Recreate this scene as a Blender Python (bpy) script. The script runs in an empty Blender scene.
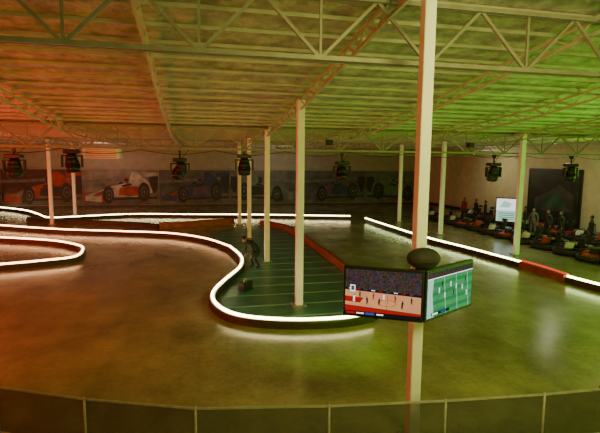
import bpy, bmesh, math, random
from mathutils import Vector, Matrix
random.seed(7)
SC=bpy.context.scene.collection

# ------------------------------------------------------------------ materials
def new_mat(name):
    m=bpy.data.materials.new(name); m.use_nodes=True
    nt=m.node_tree; b=nt.nodes['Principled BSDF']; return m,nt,b
def mat(name,col,rough=0.6,metal=0.0,emit=None,strength=0,noise=0.0,nscale=8.0,bump=0.0,spec=None):
    m,nt,b=new_mat(name)
    b.inputs['Base Color'].default_value=(*col,1); b.inputs['Roughness'].default_value=rough
    b.inputs['Metallic'].default_value=metal
    if spec is not None: b.inputs['Specular IOR Level'].default_value=spec
    if emit: 
        b.inputs['Emission Color'].default_value=(*emit,1); b.inputs['Emission Strength'].default_value=strength
    if noise>0 or bump>0:
        tc=nt.nodes.new('ShaderNodeTexCoord'); n=nt.nodes.new('ShaderNodeTexNoise')
        n.inputs['Scale'].default_value=nscale; n.inputs['Detail'].default_value=6
        nt.links.new(tc.outputs['Object'],n.inputs['Vector'])
        if noise>0:
            r=nt.nodes.new('ShaderNodeValToRGB')
            r.color_ramp.elements[0].position=0.3; r.color_ramp.elements[1].position=0.7
            r.color_ramp.elements[0].color=(*[c*(1-noise) for c in col],1)
            r.color_ramp.elements[1].color=(*[min(1,c*(1+noise)) for c in col],1)
            nt.links.new(n.outputs['Fac'],r.inputs['Fac']); nt.links.new(r.outputs['Color'],b.inputs['Base Color'])
        if bump>0:
            bp=nt.nodes.new('ShaderNodeBump'); bp.inputs['Strength'].default_value=bump; bp.inputs['Distance'].default_value=0.1
            nt.links.new(n.outputs['Fac'],bp.inputs['Height']); nt.links.new(bp.outputs['Normal'],b.inputs['Normal'])
    return m

def floor_material():
    m,nt,b=new_mat("polished_concrete")
    N=nt.nodes.new; K=nt.links.new
    tc=N('ShaderNodeTexCoord')
    n1=N('ShaderNodeTexNoise'); n1.inputs['Scale'].default_value=0.35; n1.inputs['Detail'].default_value=9; n1.inputs['Roughness'].default_value=0.72
    mp=N('ShaderNodeMapping'); mp.inputs['Scale'].default_value=(1.0,0.45,1); mp.inputs['Rotation'].default_value=(0,0,0.9)
    n2=N('ShaderNodeTexNoise'); n2.inputs['Scale'].default_value=0.9; n2.inputs['Detail'].default_value=8; n2.inputs['Distortion'].default_value=0.8
    n3=N('ShaderNodeTexNoise'); n3.inputs['Scale'].default_value=9; n3.inputs['Detail'].default_value=8
    K(tc.outputs['Object'],n1.inputs['Vector']); K(tc.outputs['Object'],mp.inputs['Vector']); K(mp.outputs['Vector'],n2.inputs['Vector']); K(tc.outputs['Object'],n3.inputs['Vector'])
    r1=N('ShaderNodeValToRGB'); e=r1.color_ramp.elements
    e[0].position=0.36; e[0].color=(0.23,0.205,0.115,1); e[1].position=0.66; e[1].color=(0.46,0.42,0.24,1)
    K(n1.outputs['Fac'],r1.inputs['Fac'])
    r2=N('ShaderNodeValToRGB'); e=r2.color_ramp.elements
    e[0].position=0.35; e[0].color=(0.6,0.6,0.6,1); e[1].position=0.6; e[1].color=(1,1,1,1)
    K(n2.outputs['Fac'],r2.inputs['Fac'])
    mx=N('ShaderNodeMix'); mx.data_type='RGBA'; mx.blend_type='MULTIPLY'; mx.inputs[0].default_value=0.55
    K(r1.outputs['Color'],mx.inputs[6]); K(r2.outputs['Color'],mx.inputs[7])
    r3=N('ShaderNodeValToRGB'); e=r3.color_ramp.elements
    e[0].position=0.3; e[0].color=(0.7,0.7,0.7,1); e[1].position=0.6; e[1].color=(1,1,1,1)
    K(n3.outputs['Fac'],r3.inputs['Fac'])
    mx2=N('ShaderNodeMix'); mx2.data_type='RGBA'; mx2.blend_type='MULTIPLY'; mx2.inputs[0].default_value=0.6
    K(mx.outputs[2],mx2.inputs[6]); K(r3.outputs['Color'],mx2.inputs[7])
    K(mx2.outputs[2],b.inputs['Base Color'])
    rr=N('ShaderNodeMapRange'); rr.inputs[3].default_value=0.10; rr.inputs[4].default_value=0.32
    K(n1.outputs['Fac'],rr.inputs[0]); K(rr.outputs[0],b.inputs['Roughness'])
    b.inputs['Specular IOR Level'].default_value=0.8
    bp=N('ShaderNodeBump'); bp.inputs['Strength'].default_value=0.12; bp.inputs['Distance'].default_value=0.02
    K(n3.outputs['Fac'],bp.inputs['Height']); K(bp.outputs['Normal'],b.inputs['Normal'])
    return m
def ceiling_material():
    m,nt,b=new_mat("insulated_ceiling")
    N=nt.nodes.new; K=nt.links.new
    tc=N('ShaderNodeTexCoord'); 
    w=N('ShaderNodeTexWave'); w.wave_type='BANDS'; w.bands_direction='Y'; w.inputs['Scale'].default_value=0.55; w.inputs['Distortion'].default_value=0.8; w.inputs['Detail'].default_value=3
    n=N('ShaderNodeTexNoise'); n.inputs['Scale'].default_value=2.3; n.inputs['Detail'].default_value=9; n.inputs['Roughness'].default_value=.75
    K(tc.outputs['Object'],w.inputs['Vector']); K(tc.outputs['Object'],n.inputs['Vector'])
    r=N('ShaderNodeValToRGB'); e=r.color_ramp.elements
    e[0].position=0.38; e[0].color=(0.34,0.33,0.30,1); e[1].position=0.62; e[1].color=(0.80,0.79,0.73,1)
    K(n.outputs['Fac'],r.inputs['Fac']); K(r.outputs['Color'],b.inputs['Base Color'])
    b.inputs['Roughness'].default_value=0.45
    ad=N('ShaderNodeMath'); ad.operation='ADD'; K(w.outputs['Fac'],ad.inputs[0]); K(n.outputs['Fac'],ad.inputs[1])
    bp=N('ShaderNodeBump'); bp.inputs['Strength'].default_value=1.0; bp.inputs['Distance'].default_value=0.3
    K(ad.outputs[0],bp.inputs['Height']); K(bp.outputs['Normal'],b.inputs['Normal'])
    return m

M_floor=floor_material(); M_ceil=ceiling_material()
M_wall=mat("painted_wall",(0.30,0.28,0.24),0.7,noise=0.12,nscale=1.5)
M_wallr=mat("cream_wall",(0.55,0.52,0.38),0.7,noise=0.1,nscale=1.5)
M_steel=mat("painted_steel",(0.25,0.24,0.22),0.45,noise=0.15,nscale=5)
M_white=mat("white_column_paint",(0.84,0.85,0.88),0.4,noise=0.05,nscale=3)
M_lite=mat("pale_steel",(0.45,0.43,0.40),0.5,noise=0.15,nscale=3)
M_black=mat("black_plastic",(0.012,0.012,0.013),0.4,noise=0.2)
M_rub=mat("black_rubber",(0.02,0.02,0.02),0.75,noise=0.3)
M_barr=mat("dark_barrier",(0.04,0.03,0.028),0.5,noise=0.3)
M_red=mat("red_barrier",(0.30,0.07,0.03),0.5,noise=0.3,nscale=3)
M_ledw=mat("led_warm",(0.8,0.8,0.8),0.4,emit=(1.0,0.84,0.40),strength=17)
M_ledg=mat("led_cool",(0.8,0.8,0.8),0.4,emit=(0.80,1.0,0.38),strength=17)
M_ledp=mat("led_pink",(0.8,0.8,0.8),0.4,emit=(1.0,0.50,0.22),strength=14)
M_ledr=mat("led_red",(0.8,0.1,0.1),0.4,emit=(1.0,0.08,0.03),strength=0.9)
M_chrome=mat("brushed_metal",(0.5,0.5,0.5),0.3,metal=1.0,noise=0.1)
M_teal=mat("teal_floor_paint",(0.055,0.18,0.16),0.35,noise=0.3,nscale=2)
M_line=mat("pale_line_paint",(0.20,0.42,0.37),0.5,noise=0.25,nscale=3)

# ------------------------------------------------------------------ mesh kit
class Kit:
    def __init__(s): s.bm=bmesh.new(); s.mats=[]
    def mi(s,m):
        if m not in s.mats: s.mats.append(m)
        return s.mats.index(m)
    def _tag(s,faces,m,smooth=False):
        i=s.mi(m)
        for f in faces: f.material_index=i; f.smooth=smooth
    def box(s,c,size,m,rot=None,bevel=0.0):
        r=bmesh.ops.create_cube(s.bm,size=1.0); vs=r['verts']
        M=Matrix.Translation(c)@(rot.to_4x4() if rot else Matrix.Identity(4))@Matrix.Diagonal((*size,1))
        bmesh.ops.transform(s.bm,matrix=M,verts=vs)
        fs=list({f for v in vs for f in v.link_faces}); s._tag(fs,m)
        if bevel>0:
            es=list({e for f in fs for e in f.edges})
            r=bmesh.ops.bevel(s.bm,geom=es,offset=bevel,segments=2,affect='EDGES',profile=0.5)
            s._tag(r['faces'],m)
    def bar(s,a,b,w,m,h=None):
        a=Vector(a);b=Vector(b);d=b-a;L=d.length
        q=d.to_track_quat('Y','Z').to_matrix()
        s.box((a+b)/2,(w,L,h or w),m,rot=q)
    def cyl(s,a,b,r1,m,r2=None,seg=16,smooth=True,caps=True):
        a=Vector(a);b=Vector(b);d=b-a
        r=bmesh.ops.create_cone(s.bm,cap_ends=caps,segments=seg,radius1=r1,radius2=r1 if r2 is None else r2,depth=d.length)
        M=Matrix.Translation((a+b)/2)@d.to_track_quat('Z','Y').to_matrix().to_4x4()
        bmesh.ops.transform(s.bm,matrix=M,verts=r['verts'])
        fs=list({f for v in r['verts'] for f in v.link_faces}); s._tag(fs,m)
        if smooth:
            for f in fs:
                if len(f.verts)==4: f.smooth=True
    def ball(s,c,rad,m,rot=None,seg=20):
        r=bmesh.ops.create_uvsphere(s.bm,u_segments=seg,v_segments=seg//2+2,radius=1)
        if not hasattr(rad,'__len__'): rad=(rad,)*3
        M=Matrix.Translation(c)@(rot.to_4x4() if rot else Matrix.Identity(4))@Matrix.Diagonal((*rad,1))
        bmesh.ops.transform(s.bm,matrix=M,verts=r['verts'])
        s._tag(list({f for v in r['verts'] for f in v.link_faces}),m,True)
    def torus(s,c,R,r,m,rot=None,seg=20,ts=8):
        rot=rot or Matrix.Identity(3); rings=[]
        for i in range(seg):
            a=2*math.pi*i/seg; ring=[]
            for j in range(ts):
                b=2*math.pi*j/ts
                p=Vector(((R+r*math.cos(b))*math.cos(a),(R+r*math.cos(b))*math.sin(a),r*math.sin(b)))
                ring.append(s.bm.verts.new(Vector(c)+rot@p))
            rings.append(ring)
        fs=[]
        for i in range(seg):
            for j in range(ts):
                fs.append(s.bm.faces.new((rings[i][j],rings[(i+1)%seg][j],rings[(i+1)%seg][(j+1)%ts],rings[i][(j+1)%ts])))
        s._tag(fs,m,True)
    def poly(s,pts,m):
        f=s.bm.faces.new([s.bm.verts.new(p) for p in pts]); s._tag([f],m); return f
    def prism(s,pts,h,m):   # pts list of Vector base, extruded by vector h
        h=Vector(h); lo=[s.bm.verts.new(Vector(p)) for p in pts]; hi=[s.bm.verts.new(Vector(p)+h) for p in pts]
        n=len(pts); fs=[s.bm.faces.new(lo[::-1]),s.bm.faces.new(hi)]
        for i in range(n): fs.append(s.bm.faces.new((lo[i],lo[(i+1)%n],hi[(i+1)%n],hi[i])))
        s._tag(fs,m)
    def sweep(s,path,profile,m,smooth=False):
        """profile = list of (offset,z) closed loop swept along a plan path"""
        rings=[];n=len(path)
        for i,p in enumerate(path):
            a=path[max(i-1,0)]; b=path[min(i+1,n-1)]
            d=(Vector(b)-Vector(a)).normalized(); nrm=Vector((-d.y,d.x))
            rings.append([s.bm.verts.new((p[0]+nrm.x*o,p[1]+nrm.y*o,z)) for o,z in profile])
        k=len(profile); fs=[]
        for i in range(n-1):
            for j in range(k):
                fs.append(s.bm.faces.new((rings[i][j],rings[i+1][j],rings[i+1][(j+1)%k],rings[i][(j+1)%k])))
        fs.append(s.bm.faces.new(rings[0][::-1])); fs.append(s.bm.faces.new(rings[-1]))
        s._tag(fs,m,smooth)
    def done(s,name,loc=(0,0,0),rot=(0,0,0),parent=None,recalc=True):
        if recalc: bmesh.ops.recalc_face_normals(s.bm,faces=s.bm.faces)
        me=bpy.data.meshes.new(name); s.bm.to_mesh(me); s.bm.free()
        for m in s.mats: me.materials.append(m)
        o=bpy.data.objects.new(name,me); SC.objects.link(o); o.location=loc; o.rotation_euler=rot
        if parent: o.parent=parent
        return o
def inst(o,name,loc,rot=(0,0,0),scale=(1,1,1)):
    c=bpy.data.objects.new(name,o.data); SC.objects.link(c); c.location=loc; c.rotation_euler=rot; c.scale=scale; return c
def smooth_path(pts,n=8):
    P=[Vector(p) for p in pts]; out=[]
    for i in range(len(P)-1):
        p0=P[max(i-1,0)];p1=P[i];p2=P[i+1];p3=P[min(i+2,len(P)-1)]
        for k in range(n):
            t=k/n
            out.append(0.5*((2*p1)+(-p0+p2)*t+(2*p0-5*p1+4*p2-p3)*t*t+(-p0+3*p1-3*p2+p3)*t**3))
    out.append(P[-1]); return out

# ------------------------------------------------------------------ room shell
XL,XR,YF,YB=-20.0,24.7,46.0,-4.0
def roof_z(y):
    tab=[(YB,8.4),(7.5,7.25),(13.9,6.4),(20.3,5.92),(27,5.85),(YF,5.8)]
    for (a,za),(b,zb) in zip(tab,tab[1:]):
        if y<=b: return za+(zb-za)*(y-a)/(b-a)
    return tab[-1][1]
k=Kit(); k.box(((XL+XR)/2,(YF+YB)/2,-0.1),(XR-XL,YF-YB,0.2),M_floor); k.done("floor")
k=Kit()
ys=[YB,7.5,13.9,20.3,27,YF]
for a,b in zip(ys,ys[1:]):
    za,zb=roof_z(a),roof_z(b)
    k.prism([(XL,a,za),(XR,a,za),(XR,b,zb),(XL,b,zb)],(0,0,0.15),M_ceil)
k.done("ceiling")
k=Kit(); k.box(((XL+XR)/2,YF+0.1,3.0),(XR-XL+0.4,0.2,6.0),M_wall); k.done("wall_far")
k=Kit(); k.prism([(XL-0.2,YB,0),(XL-0.2,YF,0),(XL-0.2,YF,5.9),(XL-0.2,20,6.0),(XL-0.2,7.5,7.3),(XL-0.2,YB,8.5)],(0.2,0,0),M_wall); k.done("wall_left")
k=Kit(); k.prism([(XR,YB,0),(XR,YF,0),(XR,YF,5.9),(XR,20,6.0),(XR,7.5,7.3),(XR,YB,8.5)],(0.2,0,0),M_wallr); k.done("wall_right")

# purlins (many thin steel strips under the roof) -> one object
k=Kit()
y=6.0
while y<YF-0.5:
    z=roof_z(y)-0.04
    k.box(((XL+XR)/2,y,z),(XR-XL-0.1,0.035,0.07),M_lite); y+=0.85
k.done("ceiling_purlins")
# longitudinal joists (light lattice beams)
def lattice(k,p0,p1,z0a,z0b,depth,panel,m,w,verticals=False,vert_every=1):
    """lattice girder between plan points; z0a,z0b bottom chord heights"""
    p0=Vector(p0);p1=Vector(p1);L=(p1-p0).length;n=max(2,int(round(L/panel)))
    pt=lambda t,top:Vector((*(p0.lerp(p1,t)),z0a+(z0b-z0a)*t+(depth if top else 0)))
    k.bar(pt(0,0),pt(1,0),w*1.3,m); k.bar(pt(0,1),pt(1,1),w*1.3,m)
    for i in range(n):
        a,b,mid=i/n,(i+1)/n,(i+.5)/n
        k.bar(pt(a,1),pt(mid,0),w*.7,m); k.bar(pt(mid,0),pt(b,1),w*.7,m)
        if verticals and i%vert_every==0: k.bar(pt(mid,0),pt(mid,1),w*.7,m)
for x in (-16.8,-12.8,-8.8,-4.8,-0.8,3.2,7.2,11.2,15.2,19.2,23.2):
    k=Kit()
    for a,b in ((1.0,7.5),(7.5,13.9),(13.9,20.3),(20.3,27),(27,45.8)):
        za,zb=roof_z(a)-0.42,roof_z(b)-0.42
        lattice(k,(x,a),(x,b),za,zb,0.28,1.1,M_lite,0.045)
    k.done("roof_joist")
# transverse trusses at column rows
def truss(y,zb,depth,w,panel,name="roof_truss"):
    k=Kit()
    for off in (-0.06,0.06):
        k.bar((XL+.1,y+off,zb),(XR-.1,y+off,zb),w,M_steel); k.bar((XL+.1,y+off,zb+depth),(XR-.1,y+off,zb+depth),w,M_steel)
    x=XL+0.2
    i=0
    while x+panel<XR:
        mid=x+panel/2
        k.bar((x,y,zb+depth),(mid,y,zb),w*.75,M_steel); k.bar((mid,y,zb),(x+panel,y,zb+depth),w*.75,M_steel)
        k.bar((mid,y,zb),(mid,y,zb+depth),w*.6,M_steel)
        x+=panel;i+=1
    return k.done(name)
truss(7.55,6.12,0.95,0.07,1.9)
truss(20.3,4.92,0.88,0.08,2.1)
truss(32.6,4.95,0.8,0.08,2.1)

# ------------------------------------------------------------------ columns
def column(x,y,r=0.135):
    k=Kit(); zt=roof_z(y)-0.1
    k.box((0,0,zt/2),(2*r,2*r,zt),M_white,bevel=0.02)
    k.box((0,0,0.015),(4*r,4*r,0.03),M_steel,bevel=0.006)
    for sx in(-1,1):
        for sy in(-1,1): k.cyl((sx*r*1.6,sy*r*1.6,0.02),(sx*r*1.6,sy*r*1.6,0.07),0.02,M_chrome,seg=8)
    k.box((0,0,zt-0.02),(3.2*r,3.2*r,0.04),M_steel)
    return k.done("support_column",(x,y,0))
for x,y in [(3.45,6.65),(3.2,13.9),(3.2,20.3),(3.2,26.8),(3.2,32.4),(-9.2,34.4),(-9.0,40.0),(15.0,26.2),(15.0,32.2),(15.4,19.7)]:
    column(x,y,0.09 if y<7 else 0.11)

# ------------------------------------------------------------------ track barriers
def barrier(pts,led=None,base=M_barr,h=0.22,w=0.24,name="track_barrier",smooth=True,n=8):
    path=smooth_path(pts,n) if smooth else [Vector(p) for p in pts]
    k=Kit()
    k.sweep(path,[(-w/2,0),(w/2,0),(w/2,h*.8),(w/2-.03,h),(-w/2+.03,h),(-w/2,h*.8)],base)
    if led: k.sweep(path,[(-.035,h),(.035,h),(.045,h+.035),(.02,h+.065),(-.02,h+.065),(-.045,h+.035)],led)
    return k.done(name)
barrier([(-19.5,36.6),(-14.8,34.75),(-11.79,32.83),(-7.72,30.43),(-4.14,29.05),(-1.26,27.8),(0.66,25.7),(1.8,23.09)],M_ledp)
barrier([(1.8,23.09),(2.09,20.56),(1.84,18.6),(1.10,16.61),(0.66,15.25),(0.60,14.12),(0.94,12.99),(1.62,12.33),(2.78,11.93),(4.03,11.86),(4.92,12.11)],M_ledw)
barrier([(-19.5,32.5),(-12.36,28.9),(-10.03,27.83),(-7.20,26.38),(-5.68,24.94),(-5.07,23.75),(-4.99,21.83),(-6.01,21.17),(-7.51,20.68),(-8.8,20.38),(-14,19.6)],M_ledp)
barrier([(-16.0,44.8),(-13.2,42.0),(-11.3,38.9),(-9.9,36.6),(-7.5,37.2),(-4.6,38.0),(0,37.2),(4.4,36.4),(11.9,34.3)],M_ledw)
barrier([(12.6,32.9),(12.8,24.8),(13.4,20.5),(13.78,17.2)],M_ledg)
barrier([(13.78,17.2),(13.85,15.9),(13.8,14.7)],M_ledr,base=M_red,h=0.28,w=0.35)
barrier([(13.8,14.7),(13.97,13.5),(14.4,11.5)],M_ledg)
barrier([(7.9,7.25),(8.2,7.33),(8.6,7.5),(9.6,8.2)],M_ledg,h=.1)
barrier([(4.7,32.4),(5.9,29.8),(6.15,24),(6.1,17.8)],None,base=M_red,h=0.30,w=0.3)
barrier([(6.1,17.8),(6.0,14.8),(4.98,12.2)],None,base=M_barr,h=0.26,w=0.28)
barrier([(-2.1,31.6),(0.3,32.3),(2.8,33.2)],None,base=M_red,h=0.36,w=0.4)
barrier([(-11.5,37.2),(-9.5,35.6),(-4.5,33.5),(-2.1,31.6)],None,base=M_barr,h=0.25,w=0.3)

# painted infield
inf=[(0.9,26.0),(1.85,23.1),(2.2,20.56),(1.98,18.6),(1.24,16.61),(0.8,15.25),(0.75,14.12),(1.05,13.15),(1.7,12.5),(2.8,12.08),(4.0,12.0),(4.85,12.25),(5.85,14.9),(5.95,17.8),(6.0,24),(5.75,29.6),(4.6,31.9),(3.2,31.5),(1.2,29.0)]
k=Kit(); k.prism([(x,y,0.0) for x,y in inf],(0,0,0.012),M_teal)
def xr(y):
    xs=[]
    n=len(inf)
    for i in range(n):
        (x1,y1),(x2,y2)=inf[i],inf[(i+1)%n]
        if (y1-y)*(y2-y)<0: xs.append(x1+(x2-x1)*(y-y1)/(y2-y1))
    return min(xs),max(xs)
y=12.9
while y<30:
    a,b=xr(y); k.box(((a+b)/2,y,0.016),(b-a-0.1,0.08,0.008),M_line); y+=1.15
k.done("floor_infield")

# ------------------------------------------------------------------ murals of racing cars
M_mbg=[mat("mural_backdrop_%d"%i,tuple(v*.45 for v in c),0.6,noise=0.6,nscale=0.9) for i,c in enumerate([(0.12,0.05,0.05),(0.34,0.30,0.28),(0.14,0.15,0.18),(0.20,0.20,0.20),(0.15,0.14,0.18),(0.16,0.20,0.17)])]
def flat(name,c,g=.6): return mat(name,tuple(v*g for v in c),0.55,noise=.5,nscale=1.4)
MW=flat("mural_white",(0.75,0.72,0.68),.42); MK=flat("mural_black",(0.015,0.015,0.018)); MG=flat("mural_grey",(0.18,0.18,0.19))
MR=flat("mural_red",(0.45,0.04,0.03)); MB=flat("mural_blue",(0.03,0.05,0.18)); MS=flat("mural_silver",(0.20,0.21,0.22)); MP=flat("mural_purple",(0.14,0.08,0.20)); MGr=flat("mural_green",(0.10,0.25,0.13)); MM=flat("mural_dull_white",(.3,.29,.28))
MT=flat("mural_tarmac",(0.16,0.15,0.14))
def mural(x0,x1,body,accent,bg,flip=False,nose=None,z0=0.25,z1=3.45):
    k=Kit(); W=x1-x0; H=z1-z0; yb=-0.04; nose=nose or MM
    k.box((W/2,-0.02,H/2),(W,0.04,H),bg)
    lay=[yb]
    def P(pts,m):
        lay[0]-=0.003
        q=[((1-u) if flip else u, v) for u,v in pts]
        k.poly([(u*W,lay[0],v*H) for u,v in q],m)
    def E(cu,cv,ru,rv,m,n=24): P([(cu+ru*math.cos(2*math.pi*i/n),cv+rv*math.sin(2*math.pi*i/n)) for i in range(n)],m)
    P([(0,0),(1,0),(1,.30),(0,.36)],MT)
    P([(0,.62),(1,.72),(1,.80),(0,.70)],MG)
    # open-wheel car in three-quarter front view, nose to the left
    P([(0.02,.10),(.98,.16),(.98,.22),(.02,.18)],MK)
    E(.50,.46,.055,.20,MK); E(.93,.50,.05,.18,MK)               # far side wheels
    P([(.86,.45),(.99,.47),(.99,.90),(.88,.90)],MK); P([(.80,.80),(1.0,.82),(1.0,.92),(.80,.92)],body)   # rear wing
    P([(.06,.28),(.16,.36),(.36,.52),(.52,.60),(.60,.64),(.64,.94),(.70,.96),(.88,.62),(.92,.34),(.70,.22),(.50,.22),(.20,.20)],body)
    P([(.46,.26),(.80,.24),(.86,.48),(.64,.54),(.48,.48)],accent)   # side pod
    P([(.12,.27),(.36,.50),(.42,.46),(.2,.24)],nose)
    P([(.50,.55),(.62,.62),(.65,.56),(.52,.50)],MK)             # cockpit
    E(.575,.70,.03,.10,accent); P([(.545,.67),(.59,.67),(.59,.74),(.545,.74)],MK)
    P([(.0,.12),(.26,.08),(.28,.20),(.01,.27)],body); P([(0,.12),(.03,.12),(.03,.36),(0,.36)],accent); P([(.24,.06),(.28,.06),(.28,.28),(.24,.28)],accent)
    for cu,cv,s in ((.33,.28,1.05),(.80,.36,1.15)):
        E(cu,cv,.070*s,.24*s,MK); E(cu+.006,cv,.040*s,.13*s,MG); E(cu+.006,cv,.033*s,.11*s,MK); E(cu+.006,cv,.012*s,.04*s,MS)
    return k.done("race_car_mural",(x0,YF-0.01,z0),recalc=False)
mural(-19.9,-16.25,MR,MK,M_mbg[0])
mural(-16.2,-9.65,MR,MK,M_mbg[0])
mural(-9.6,-3.0,MW,MR,M_mbg[1],nose=MR)
mural(-2.95,3.6,MB,MP,M_mbg[2],nose=MR)
mural(3.65,10.5,MS,MK,M_mbg[3],True,nose=MG)
mural(10.55,17.5,MP,MB,M_mbg[4],nose=MS)
mural(17.55,24.6,MG,MGr,M_mbg[5],True)
k=Kit(); k.box(((XL+XR)/2,YF-0.06,3.58),(XR-XL-.2,0.1,0.10),M_steel); k.done("trim_1")
k=Kit(); k.box(((XL+XR)/2,YF-0.05,0.1),(XR-XL-.2,0.08,0.2),M_barr); k.done("baseboard_far")
k=Kit(); k.box((XR-0.05,25,0.1),(0.08,41,0.2),M_barr); k.done("baseboard_right")

# framed banner on right wall
k=Kit(); k.box((0,0,0),(0.10,5.0,3.86),M_black,bevel=0.03)
k.box((-0.055,0,0),(0.02,4.6,3.4),mat("banner_print",(0.03,0.035,0.03),0.4,noise=0.6,nscale=0.8))
k.poly([(-0.07,-1.9,-.9),(-0.07,1.7,-1.1),(-0.07,1.7,-.2),(-0.07,.4,.3),(-0.07,-.6,.9),(-0.07,-1.9,.2)],mat("banner_shape_dark",(.07,.075,.08),.4,noise=.5,nscale=1.2))
k.poly([(-0.075,-1.4,-.7),(-0.075,1.2,-.8),(-0.075,.6,-.1),(-0.075,-.6,.3)],mat("banner_shape_teal",(.04,.10,.08),.4,noise=.5,nscale=1.2))
k.done("framed_banner",(XR-0.06,28.1,2.13),recalc=False)

# ------------------------------------------------------------------ unit heater on truss
k=Kit(); k.box((0,0,0),(1.6,0.8,0.55),M_white,bevel=0.04)
for i in range(6): k.box((0,-0.41,-0.22+i*0.085),(1.3,0.03,0.02),M_steel)
k.cyl((0,0.4,0),(0,0.55,0),0.24,M_steel)
for sx in(-.7,.7): k.cyl((sx,0,0.25),(sx,0,1.05),0.015,M_steel,seg=6)
k.done("unit_heater",(-4.0,23.5,4.75))

# ------------------------------------------------------------------ moving-head stage lights
M_lens=mat("lens_glass",(0.05,0.06,0.08),0.08,spec=0.8)
def stage_light(x,z,tilt,pan,y=20.15,ztruss=4.86):
    k=Kit(); top=ztruss-z
    k.box((0,0,top-.10),(0.07,0.16,0.16),M_black)                       # clamp
    k.cyl((0,0,top-.18),(0,0,0.50),0.03,M_black,seg=10)
    k.box((0,0,0.43),(0.46,0.36,0.16),M_black,bevel=0.03)               # base
    k.cyl((0,0,0.36),(0,0,0.30),0.13,M_black)
    k.box((0,0,0.28),(0.62,0.14,0.06),M_black,bevel=0.015)
    for s in(-1,1): k.box((s*.29,0,0.06),(0.05,0.17,0.46),M_black,bevel=0.02)
    R=Matrix.Rotation(pan,3,'Z')@Matrix.Rotation(tilt,3,'X')
    t=lambda p:R@Vector(p)
    k.cyl(t((0,0,.24)),t((0,0,-.08)),0.16,M_black,r2=0.22,seg=20)
    k.cyl(t((0,0,-.08)),t((0,0,-.34)),0.22,M_black,r2=0.20,seg=20)
    k.ball(t((0,0,.22)),(0.165,.165,.165),M_black)
    k.cyl(t((0,0,-.34)),t((0,0,-.36)),0.17,M_lens,seg=20)
    k.torus(t((0,0,-.34)),0.19,0.02,M_black,rot=R)
    for i in range(4): k.torus(t((0,0,.16-.07*i)),0.175+.013*i,0.01,M_black,rot=R)
    k.cyl((.05,0.05,.5),(.3,.05,top),0.012,M_black,seg=6)
    o=k.done("stage_light",(x,y,z)); o.scale=(1.25,1.25,1); return o
for x,z,t,p in [(-6.6,4.1,.35,.3),(-4.55,4.3,.2,-.4),(-.45,4.02,.6,.5),(2.2,4.2,.1,0),(6.55,3.95,-.3,.2),(14.2,3.95,.4,-.3),(18.6,3.95,.15,.5)]:
    stage_light(x,z,t,p)
# small flood lamps riding on the top chord
for x in (5.9,12.8,-8.4):
    k=Kit(); k.box((0,0,0.12),(0.3,0.22,0.24),M_black,bevel=0.03); k.box((0,-.12,.12),(0.24,0.02,.18),M_lens); k.box((0,0,-.02),(0.05,0.2,0.1),M_steel)
    k.done("flood_lamp",(x,20.0,5.15))
# electrical cables drooping along the lower chord
k=Kit()
for x0 in range(-8,20,3):
    pts=[Vector((x0+3*t/8,20.47,4.86-0.18*math.sin(math.pi*t/8))) for t in range(9)]
    for a,b in zip(pts,pts[1:]): k.cyl(a,b,0.014,M_black,seg=5)
k.done("lighting_cable")

# ------------------------------------------------------------------ televisions on pole
def em(name,c,s=1.0,noise=0,nscale=60):
    m,nt,b=new_mat(name); b.inputs['Base Color'].default_value=(0.005,0.005,0.005,1); b.inputs['Roughness'].default_value=0.7; b.inputs['Specular IOR Level'].default_value=0.05
    b.inputs['Emission Color'].default_value=(*c,1); b.inputs['Emission Strength'].default_value=s
    if noise:
        tc=nt.nodes.new('ShaderNodeTexCoord'); v=nt.nodes.new('ShaderNodeTexVoronoi'); v.inputs['Scale'].default_value=nscale
        nt.links.new(tc.outputs['Object'],v.inputs['Vector'])
        mx=nt.nodes.new('ShaderNodeMix'); mx.data_type='RGBA'; mx.blend_type='MULTIPLY'; mx.inputs[0].default_value=noise; mx.inputs[6].default_value=(*c,1)
        nt.links.new(v.outputs['Color'],mx.inputs[7]); nt.links.new(mx.outputs[2],b.inputs['Emission Color'])
    return m
S_crowd=em("screen_crowd",(0.09,0.06,0.06),1.0,0.9,45); S_red=em("screen_red",(0.45,0.006,0.006),1); S_tan=em("screen_court",(0.80,0.36,0.15),1.1,0.2,6)
S_wht=em("screen_white",(0.95,0.97,1.0),1.4); S_blk=em("screen_black",(0.006,0.006,0.01),1); S_blue=em("screen_blue",(0.03,0.08,0.4),1)
S_grn=em("screen_green",(0.02,0.26,0.07),1.0); S_pal=em("screen_pale",(0.50,0.85,0.66),1.0)
S_skn=em("screen_skin",(0.16,0.06,0.03),1); S_ltgrn=em("screen_mint",(0.06,0.40,0.13),1.0,.25,5); S_gry=em("screen_grey",(.08,.09,.11),1)
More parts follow.
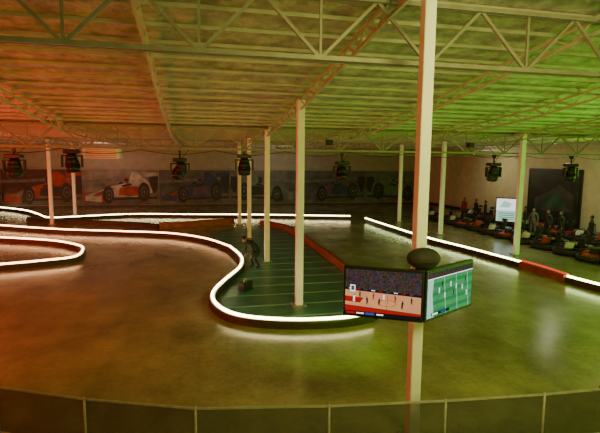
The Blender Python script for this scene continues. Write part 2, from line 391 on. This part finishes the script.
def tv(L,R,zc,h,kind):
    L=Vector(L);R=Vector(R); mid=(L+R)/2; W=(R-L).length; ang=math.atan2(R.y-L.y,R.x-L.x)
    k=Kit()
    k.box((0,0.045,0),(W,0.07,h),M_black,bevel=0.012)
    k.box((0,0.10,-.02),(W*.6,0.06,h*.55),M_black,bevel=0.02)
    k.box((0,0.15,0.0),(0.3,0.06,0.3),M_steel)
    w=W-0.07; hh=h-0.10; lay=[0.008]
    def P(pts,m):
        lay[0]-=0.0008; k.poly([((u-.5)*w,lay[0],(v-.5)*hh) for u,v in pts],m)
    def R4(a,b,c,d,m): P([(a,b),(c,b),(c,d),(a,d)],m)
    def player(u,v,s,m,lean=0):
        P([(u-.014*s,v),(u-.006*s,v),(u+.002*s,v+.07*s),(u+.010*s,v),(u+.018*s,v),(u+.013*s,v+.10*s),(u+.016*s+lean,v+.17*s),(u-.014*s+lean,v+.17*s),(u-.012*s,v+.09*s)],m)
        P([(u-.007*s+lean,v+.17*s),(u+.008*s+lean,v+.17*s),(u+.008*s+lean,v+.215*s),(u-.007*s+lean,v+.215*s)],S_skn)
        P([(u+.014*s+lean,v+.165*s),(u+.016*s+lean,v+.15*s),(u+.034*s+lean,v+.11*s),(u+.034*s+lean,v+.125*s)],S_skn)
    if kind==0:
        R4(0,0,1,1,S_crowd)
        P([(0,.54),(1,.48),(1,.53),(0,.59)],S_blk)
        for i in range(9): P([(.05+i*.1,.565-.006*i),(.10+i*.1,.562-.006*i),(.10+i*.1,.578-.006*i),(.05+i*.1,.581-.006*i)],[S_wht,S_red,S_gry][i%3])
        P([(0,.20),(1,.12),(1,.48),(0,.54)],S_tan)
        P([(0,.08),(1,.0),(1,.11),(0,.19)],S_red)
        P([(0,.28),(.20,.26),(.25,.38),(0,.40)],S_red)
        ring=[(.56+.12*math.cos(a*math.pi/12),.30+.08*math.sin(a*math.pi/12)) for a in range(24)]; P(ring,S_red)
        P([(.56+.112*math.cos(a*math.pi/12),.30+.072*math.sin(a*math.pi/12)) for a in range(24)],S_tan)
        P([(.555,.16),(.561,.16),(.576,.50),(.571,.50)],S_red)
        for u,v,s,m,l in [(.12,.28,.8,S_wht,.004),(.20,.38,.7,S_blk,0),(.30,.24,.85,S_blk,-.006),(.38,.36,.7,S_red,.004),(.46,.24,.8,S_blk,0),(.52,.38,.65,S_wht,0),(.67,.34,.75,S_red,-.005),(.76,.20,.9,S_blk,.006),(.88,.32,.75,S_blk,0)]: player(u,v,s,m,l)
        P([(.07,.52),(.14,.515),(.14,.66),(.07,.67)],S_wht); P([(.083,.545),(.127,.542),(.127,.64),(.083,.645)],S_gry)
        R4(.0,.0,1,.08,S_blk); R4(.02,.015,.14,.065,S_red); R4(.16,.025,.26,.055,S_wht); R4(.28,.015,.40,.065,S_blue); R4(.43,.025,.52,.055,S_wht)
    else:
        R4(0,0,1,1,S_ltgrn)
        for i in range(4):
            v=.06+i*.2; P([(0,v),(1,v+.03),(1,v+.11),(0,v+.08)],S_grn)
        for u in (.40,.66,.92): P([(u,.0),(u+.010,.0),(u-.05,.84),(u-.058,.84)],S_pal)
        R4(0,.86,1,1,S_crowd); R4(0,.845,1,.865,S_wht)
        P([(0,.0),(.14,.0),(.10,.5),(.12,.845),(0,.845)],S_pal)
        for u,v,m in [(.24,.5,S_wht),(.30,.62,S_blk),(.36,.36,S_wht),(.48,.58,S_wht),(.55,.36,S_blk),(.60,.50,S_wht),(.74,.44,S_wht),(.80,.60,S_blk),(.84,.28,S_wht)]: player(u,v,.75,m)
        R4(.06,.05,.45,.12,S_blk); R4(.08,.065,.20,.105,S_wht); R4(.26,.065,.38,.105,S_blue)
    return k.done("hanging_television",(mid.x,mid.y,zc),(0,0,ang),recalc=False)
tv((2.26,6.77),(3.32,6.19),2.50,0.80,0)
tv((3.36,6.19),(4.54,6.81),2.50,0.80,1)
k=Kit()   # steel mount behind the screens
k.torus((3.45,6.65,2.7),0.15,0.02,M_black); k.torus((3.45,6.65,2.3),0.15,0.02,M_black)
for z in (2.3,2.7):
    for (x,y) in [(3.0,6.70),(3.85,6.70)]: k.bar((3.45+(.13 if x>3.45 else -.13),6.67,z),(x,y,z),0.05,M_black)
k.done("television_bracket")
k=Kit()
k.ball((0,0,0),(0.26,0.20,0.16),M_rub,seg=28); k.cyl((0,0,-.05),(0,0,-.14),0.16,M_black,r2=.12); k.torus((0,0,-.02),0.21,0.012,M_rub,seg=28)
k.done("dome_speaker",(3.36,6.32,3.06))

# ------------------------------------------------------------------ go karts
def kart_mesh(body,trim):
    k=Kit()
    T=[(-.95,-.25),(-.95,.25),(-.62,.62),(.55,.66),(.85,.55),(.85,-.55),(.55,-.66),(-.62,-.62)]
    k.prism([(x,y,.07) for x,y in T],(0,0,.05),M_black)                    # floor pan
    ring=[(-1.0,-.30),(-1.02,.0),(-1.0,.30),(-.70,.66),(-.3,.72),(.6,.72),(.92,.6),(.98,0),(.92,-.6),(.6,-.72),(-.3,-.72),(-.70,-.66),(-1.0,-.30)]
    k.sweep([Vector(p) for p in ring],[(-.05,.10),(.05,.10),(.06,.2),(.03,.27),(-.03,.27),(-.06,.2)],M_rub)   # wraparound bumper
    for s in(-1,1):
        k.prism([(-.35,s*.42,.14),(.50,s*.42,.14),(.55,s*.66,.14),(-.30,s*.66,.14)],(0,0,.22),body)       # side pods
        k.box((.1,s*.665,.26),(.5,.02,.12),trim)
        for x,r,w in((-.66,.14,.13),(.66,.15,.2)):
            k.cyl((x,s*.46,r),(x,s*(.46+w),r),r,M_rub,seg=18); k.cyl((x,s*(.46+w),r),(x,s*(.465+w),r),r*.5,M_chrome,seg=12)
    k.prism([(-.95,-.22,.16),(-.95,.22,.16),(-.45,.30,.16),(-.45,-.30,.16)],(.06,0,.18),body)             # nose cone
    k.prism([(-.55,-.14,.3),(-.55,.14,.3),(-.30,.16,.3),(-.30,-.16,.3)],(.10,0,.28),trim)                 # number panel fairing
    k.cyl((-.5,0,.15),(-.22,0,.56),.02,M_chrome,seg=8)
    k.torus((-.20,0,.58),.145,.018,M_black,rot=Matrix.Rotation(-.9,3,'Y'))
    k.bar((-.20,-.13,.58),(-.20,.13,.58),.03,M_black)
    k.box((.22,0,.20),(.42,.38,.10),M_black,bevel=.03)                                                    # seat
    k.box((.44,0,.46),(.10,.40,.56),M_black,rot=Matrix.Rotation(.25,3,'Y'),bevel=.04)
    for s in(-1,1): k.box((.26,s*.19,.31),(.36,.05,.20),M_black,bevel=.02)
    k.box((.68,-.12,.28),(.34,.40,.30),M_chrome,bevel=.03); k.cyl((.7,.12,.25),(.7,.34,.25),.1,M_chrome)
    k.cyl((.58,-.22,.3),(.58,-.22,.96),.02,M_black,seg=8); k.cyl((.58,.22,.3),(.58,.22,.96),.02,M_black,seg=8); k.bar((.58,-.22,.95),(.58,.22,.95),.04,M_black); k.box((.57,0,.86),(.08,.30,.14),M_black,bevel=.02) # roll hoop and headrest
    return k
K_red=mat("kart_red",(0.42,0.03,0.02),0.35,noise=.1); K_wht=mat("kart_white",(0.6,0.6,0.59),0.35,noise=.1); K_blk=mat("kart_black",(0.02,0.02,0.022),0.3,noise=.1)
protos=[kart_mesh(K_blk,K_red).done("go_kart",(18.3,16.2,0),(0,0,0.12)),kart_mesh(K_red,K_blk).done("go_kart",(18.4,17.8,0),(0,0,.1)),kart_mesh(K_blk,K_wht).done("go_kart",(18.5,19.4,0),(0,0,.12))]
for i in range(10):
    inst(protos[[0,2,1,2,0,1,2,0,2,0][i]],"go_kart",(18.55+.04*i,21.0+1.6*i,0),(0,0,.1+random.uniform(-.04,.04)))
for i in range(10):
    inst(protos[[2,0,2,1,0,2,0,0,1,2][i]],"go_kart",(22.3+.03*i,19.6+1.62*i,0),(0,0,.1+random.uniform(-.04,.04)))

# illuminated display board among the karts
k=Kit()
k.box((0,0,1.32),(1.45,0.12,1.66),M_black,bevel=.03)
k.poly([(-.66,-.07,1.3),(.66,-.07,1.3),(.66,-.07,2.08),(-.66,-.07,2.08)],S_wht)
k.poly([(-.66,-.07,.58),(.66,-.07,.58),(.66,-.07,1.3),(-.66,-.07,1.3)],S_pal)
k.poly([(-.5,-.073,1.5),(.1,-.073,1.5),(.3,-.073,1.75),(-.2,-.073,1.95)],S_pal)
for i in range(4): k.poly([(-.5,-.073,.68+.14*i),(.45,-.073,.68+.14*i),(.45,-.073,.73+.14*i),(-.5,-.073,.73+.14*i)],S_grn)
for s in(-.5,.5): k.box((s,0,.25),(.08,.10,.5),M_black); k.box((s,0,.02),(.1,.4,.04),M_black)
k.done("race_results_display",(20.45,27.3,0),(0,0,-.75),recalc=False)

# ------------------------------------------------------------------ foreground safety fence
def mesh_mat():
    m,nt,b=new_mat("safety_netting"); N=nt.nodes.new;K=nt.links.new
    b.inputs['Base Color'].default_value=(0.06,0.06,0.06,1); b.inputs['Roughness'].default_value=.5
    tc=N('ShaderNodeTexCoord'); ch=N('ShaderNodeTexNoise'); ch.inputs['Scale'].default_value=2
    K(tc.outputs['Object'],ch.inputs['Vector'])
    mr=N('ShaderNodeMapRange'); mr.inputs[3].default_value=.62; mr.inputs[4].default_value=.85
    K(ch.outputs['Fac'],mr.inputs[0]); K(mr.outputs[0],b.inputs['Alpha']); return m
M_net=mesh_mat()
M_rail=mat("dull_rail",(.34,.34,.33),.45,noise=.2)
fp=[(-5.6,9.6),(-4.4,8.8),(-3.1,8.05),(-1.65,7.35),(0.0,6.72),(1.95,6.38),(3.75,6.16),(5.4,6.02),(7.2,5.95),(9.0,5.9)]
k=Kit()
for a,b in zip(fp,fp[1:]):
    a3=Vector((*a,0));b3=Vector((*b,0)); Z=Vector((0,0,1))
    k.bar(a3+Z*.85,b3+Z*.85,.028,M_rail); k.bar(a3+Z*.08,b3+Z*.08,.03,M_rail)
    k.poly([a3+Z*.1,b3+Z*.1,b3+Z*.83,a3+Z*.83],M_net)
for p in fp:
    k.cyl((*p,0),(*p,.88),.02,M_rail,seg=10); k.box((*p,.02),(.25,.25,.03),M_rail)
k.done("safety_fence",recalc=False)

# ------------------------------------------------------------------ people
def skin(name,verts,edges,rad,material,root=0,sub=2):
    me=bpy.data.meshes.new(name); me.from_pydata(verts,edges,[]); o=bpy.data.objects.new(name,me); SC.objects.link(o)
    md=o.modifiers.new("Skin",'SKIN'); s=me.skin_vertices[0].data
    for i,r in enumerate(rad): s[i].radius=(r,r) if not hasattr(r,'__len__') else r
    s[root].use_root=True; md.use_smooth_shade=True
    ss=o.modifiers.new("Sub",'SUBSURF'); ss.levels=sub; ss.render_levels=sub
    me.materials.append(material); return o
M_cloth=mat("dark_uniform",(0.02,0.022,0.03),.8,noise=.3); M_skin=mat("skin",(0.30,0.17,0.12),.5); M_hair=mat("dark_hair",(0.02,0.015,0.01),.7)
M_cl2=mat("grey_shirt",(0.10,0.10,0.11),.8,noise=.3); M_cl3=mat("red_shirt",(0.22,0.02,0.02),.8,noise=.3)
def make_person(name,loc,rz,V,Ed,Rd,hands,headc,tilt,cloth):
    person=bpy.data.objects.new(name,None); SC.objects.link(person); person.location=loc; person.rotation_euler=(0,0,rz)
    b=skin("body",V,Ed,Rd,cloth); b.parent=person
    for s,w in hands:
        hv=[w,(w[0]+.02,w[1],w[2]-.06)];he=[(0,1)];hr=[.028,.034]
        for j in range(4):
            n=len(hv); o=(j-1.5)*.02; hv+=[(w[0]+.03,w[1]+o,w[2]-.10),(w[0]+.045,w[1]+o,w[2]-.145+abs(o)*.4)]; he+=[(1,n),(n,n+1)]; hr+=[.009,.008]
        n=len(hv); hv+=[(w[0]+.01,w[1]-s*.04,w[2]-.07),(w[0]+.03,w[1]-s*.05,w[2]-.10)]; he+=[(1,n),(n,n+1)]; hr+=[.010,.009]
        h=skin("hand",hv,he,hr,M_skin,0,1); h.parent=person
    k=Kit(); Rh=Matrix.Rotation(tilt,3,'Y'); hc=Vector(headc); t=lambda p:hc+Rh@Vector(p)
    k.ball(hc,(.095,.078,.115),M_skin,rot=Rh); k.ball(t((-.018,0,.025)),(.098,.084,.105),M_hair,rot=Rh)
    k.ball(t((.098,0,-.015)),(.018,.013,.025),M_skin,rot=Rh)
    for s in(-1,1): k.ball(t((.082,s*.03,.01)),.011,M_hair,seg=8); k.ball(t((0,s*.08,-.005)),(.02,.01,.03),M_skin,rot=Rh,seg=10)
    k.ball(t((.088,0,-.05)),(.008,.024,.006),K_red,rot=Rh,seg=8)
    k.done("head",parent=person)
Ed=[(0,1),(1,2),(2,3),(3,4),(0,5),(5,6),(6,7),(7,8),(0,9),(9,10),(10,11),(11,12),(3,13),(13,14),(14,15),(3,16),(16,17),(17,18)]
Rd=[.14,.13,.15,.12,.055,.10,.07,.05,.045,.10,.07,.05,.045,.065,.048,.036,.065,.048,.036]
bend=[(0,0,.80),(.12,0,.95),(.29,0,1.08),(.41,0,1.15),(.50,0,1.20),
   (0,.10,.76),(.18,.13,.44),(-.02,.14,.10),(.13,.15,.04),
   (0,-.10,.76),(.26,-.13,.45),(.12,-.14,.10),(.27,-.15,.04),
   (.38,.19,1.10),(.32,.27,.84),(.36,.20,.62),
   (.38,-.19,1.10),(.40,-.28,.86),(.44,-.18,.64)]
stand=[(0,0,.96),(0,0,1.12),(.01,0,1.28),(0,0,1.42),(.01,0,1.52),
   (0,.10,.90),(.03,.12,.50),(0,.13,.10),(.14,.15,.04),
   (0,-.10,.90),(.01,-.12,.50),(-.03,-.13,.10),(.11,-.15,.04),
   (0,.20,1.38),(-.02,.27,1.10),(.08,.27,.86),
   (0,-.20,1.38),(-.02,-.27,1.10),(.12,-.25,.88)]
make_person("track_marshal",(2.62,19.2,0),math.radians(200),bend,Ed,Rd,((1,(.36,.20,.62)),(-1,(.44,-.18,.64))),(.60,0,1.27),.7,M_cloth)
for (x,y,r,c) in [(20.5,22.6,2.9,M_cloth),(20.3,24.6,3.6,M_cl2),(20.6,29.9,2.5,M_cloth),(20.6,32.6,3.3,M_cl3),(20.2,18.9,3.0,M_cl2),(20.6,20.6,2.4,M_cloth),(20.4,23.5,3.2,M_cloth),(20.7,31.2,3.0,M_cloth),(20.5,25.6,2.6,M_cloth)]:
    make_person("pit_crew_member",(x,y,0),r,stand,Ed,Rd,((1,(.08,.27,.86)),(-1,(.12,-.25,.88))),(.02,0,1.63),.05,c)
# tool case beside the barrier
k=Kit(); k.box((0,0,.17),(.5,.28,.30),M_black,bevel=.03); k.box((0,0,.24),(.52,.3,.02),M_barr); k.torus((0,0,.33),.07,.012,M_chrome,rot=Matrix.Rotation(math.pi/2,3,'X'))
k.done("tool_case",(1.75,15.9,0.0),(0,0,.8))

# ------------------------------------------------------------------ lights
def area(name,loc,target,size,energy,col):
    l=bpy.data.lights.new(name,'AREA'); l.shape='DISK'; l.size=size; l.energy=energy; l.color=col
    o=bpy.data.objects.new(name,l); SC.objects.link(o); o.location=loc
    o.rotation_euler=(Vector(target)-Vector(loc)).to_track_quat('-Z','Y').to_euler(); return o
def spot(name,loc,target,angle,energy,col,blend=.8,r=.05):
    l=bpy.data.lights.new(name,'SPOT'); l.spot_size=math.radians(angle); l.spot_blend=blend; l.energy=energy; l.color=col; l.shadow_soft_size=r
    o=bpy.data.objects.new(name,l); SC.objects.link(o); o.location=loc
    o.rotation_euler=(Vector(target)-Vector(loc)).to_track_quat('-Z','Y').to_euler(); return o
area("wash_light_green",(17,7,2.5),(9,16,6.3),2.5,900,(0.27,1.0,0.03))
area("wash_light_red",(-12,9,2.5),(-6,19,6),2.5,1500,(1.0,0.07,0.025))
area("wash_light_amber",(4,-2,3.0),(6,14,7),2.5,190,(0.80,0.85,0.10))
area("wash_light_red",(-18,24,3.0),(-7,32,5),2.0,900,(1.0,0.06,0.02))
area("wash_light_green",(23.5,20,4.5),(12,28,5.5),2.0,170,(0.45,1.0,0.08))
area("house_light",(4,2,6.5),(9,16,0),3,360,(0.96,0.90,0.22))
area("mural_fill",(-7,41,5.2),(-8,46,1.6),1.2,80,(1.0,0.45,0.35))  # this and the next: unseen fill lamps added to brighten the murals
area("mural_fill",(8,41,5.2),(8,46,1.6),1.2,45,(0.9,0.85,0.75))
area("pit_fill",(21,34,5.2),(24.7,31,2),1.2,90,(1.0,0.9,0.5))
area("pit_fill",(20.0,22,5.6),(20.0,23,0),1.5,120,(1.0,0.9,0.65))  # added fill over the karts, no visible fixture, lifts the dark pit row
spot("green_spot",(6.3,7.6,6.0),(3.0,10.9,0),34,850,(0.35,1.0,0.02))
w=bpy.data.worlds.new("world"); bpy.context.scene.world=w; w.use_nodes=True
bg=w.node_tree.nodes['Background']; bg.inputs[0].default_value=(0.6,0.55,0.25,1); bg.inputs[1].default_value=0.03

# ------------------------------------------------------------------ camera
cam=bpy.data.cameras.new("camera"); co=bpy.data.objects.new("camera",cam); SC.objects.link(co)
cam.lens=28.26; cam.sensor_width=36
co.matrix_world=Matrix.Translation((0,0,4.5))@(Matrix.Rotation(math.radians(-13),4,'Z')@Matrix.Rotation(math.radians(90-6.84),4,'X')@Matrix.Rotation(0.010,4,'Z'))
bpy.context.scene.camera=co
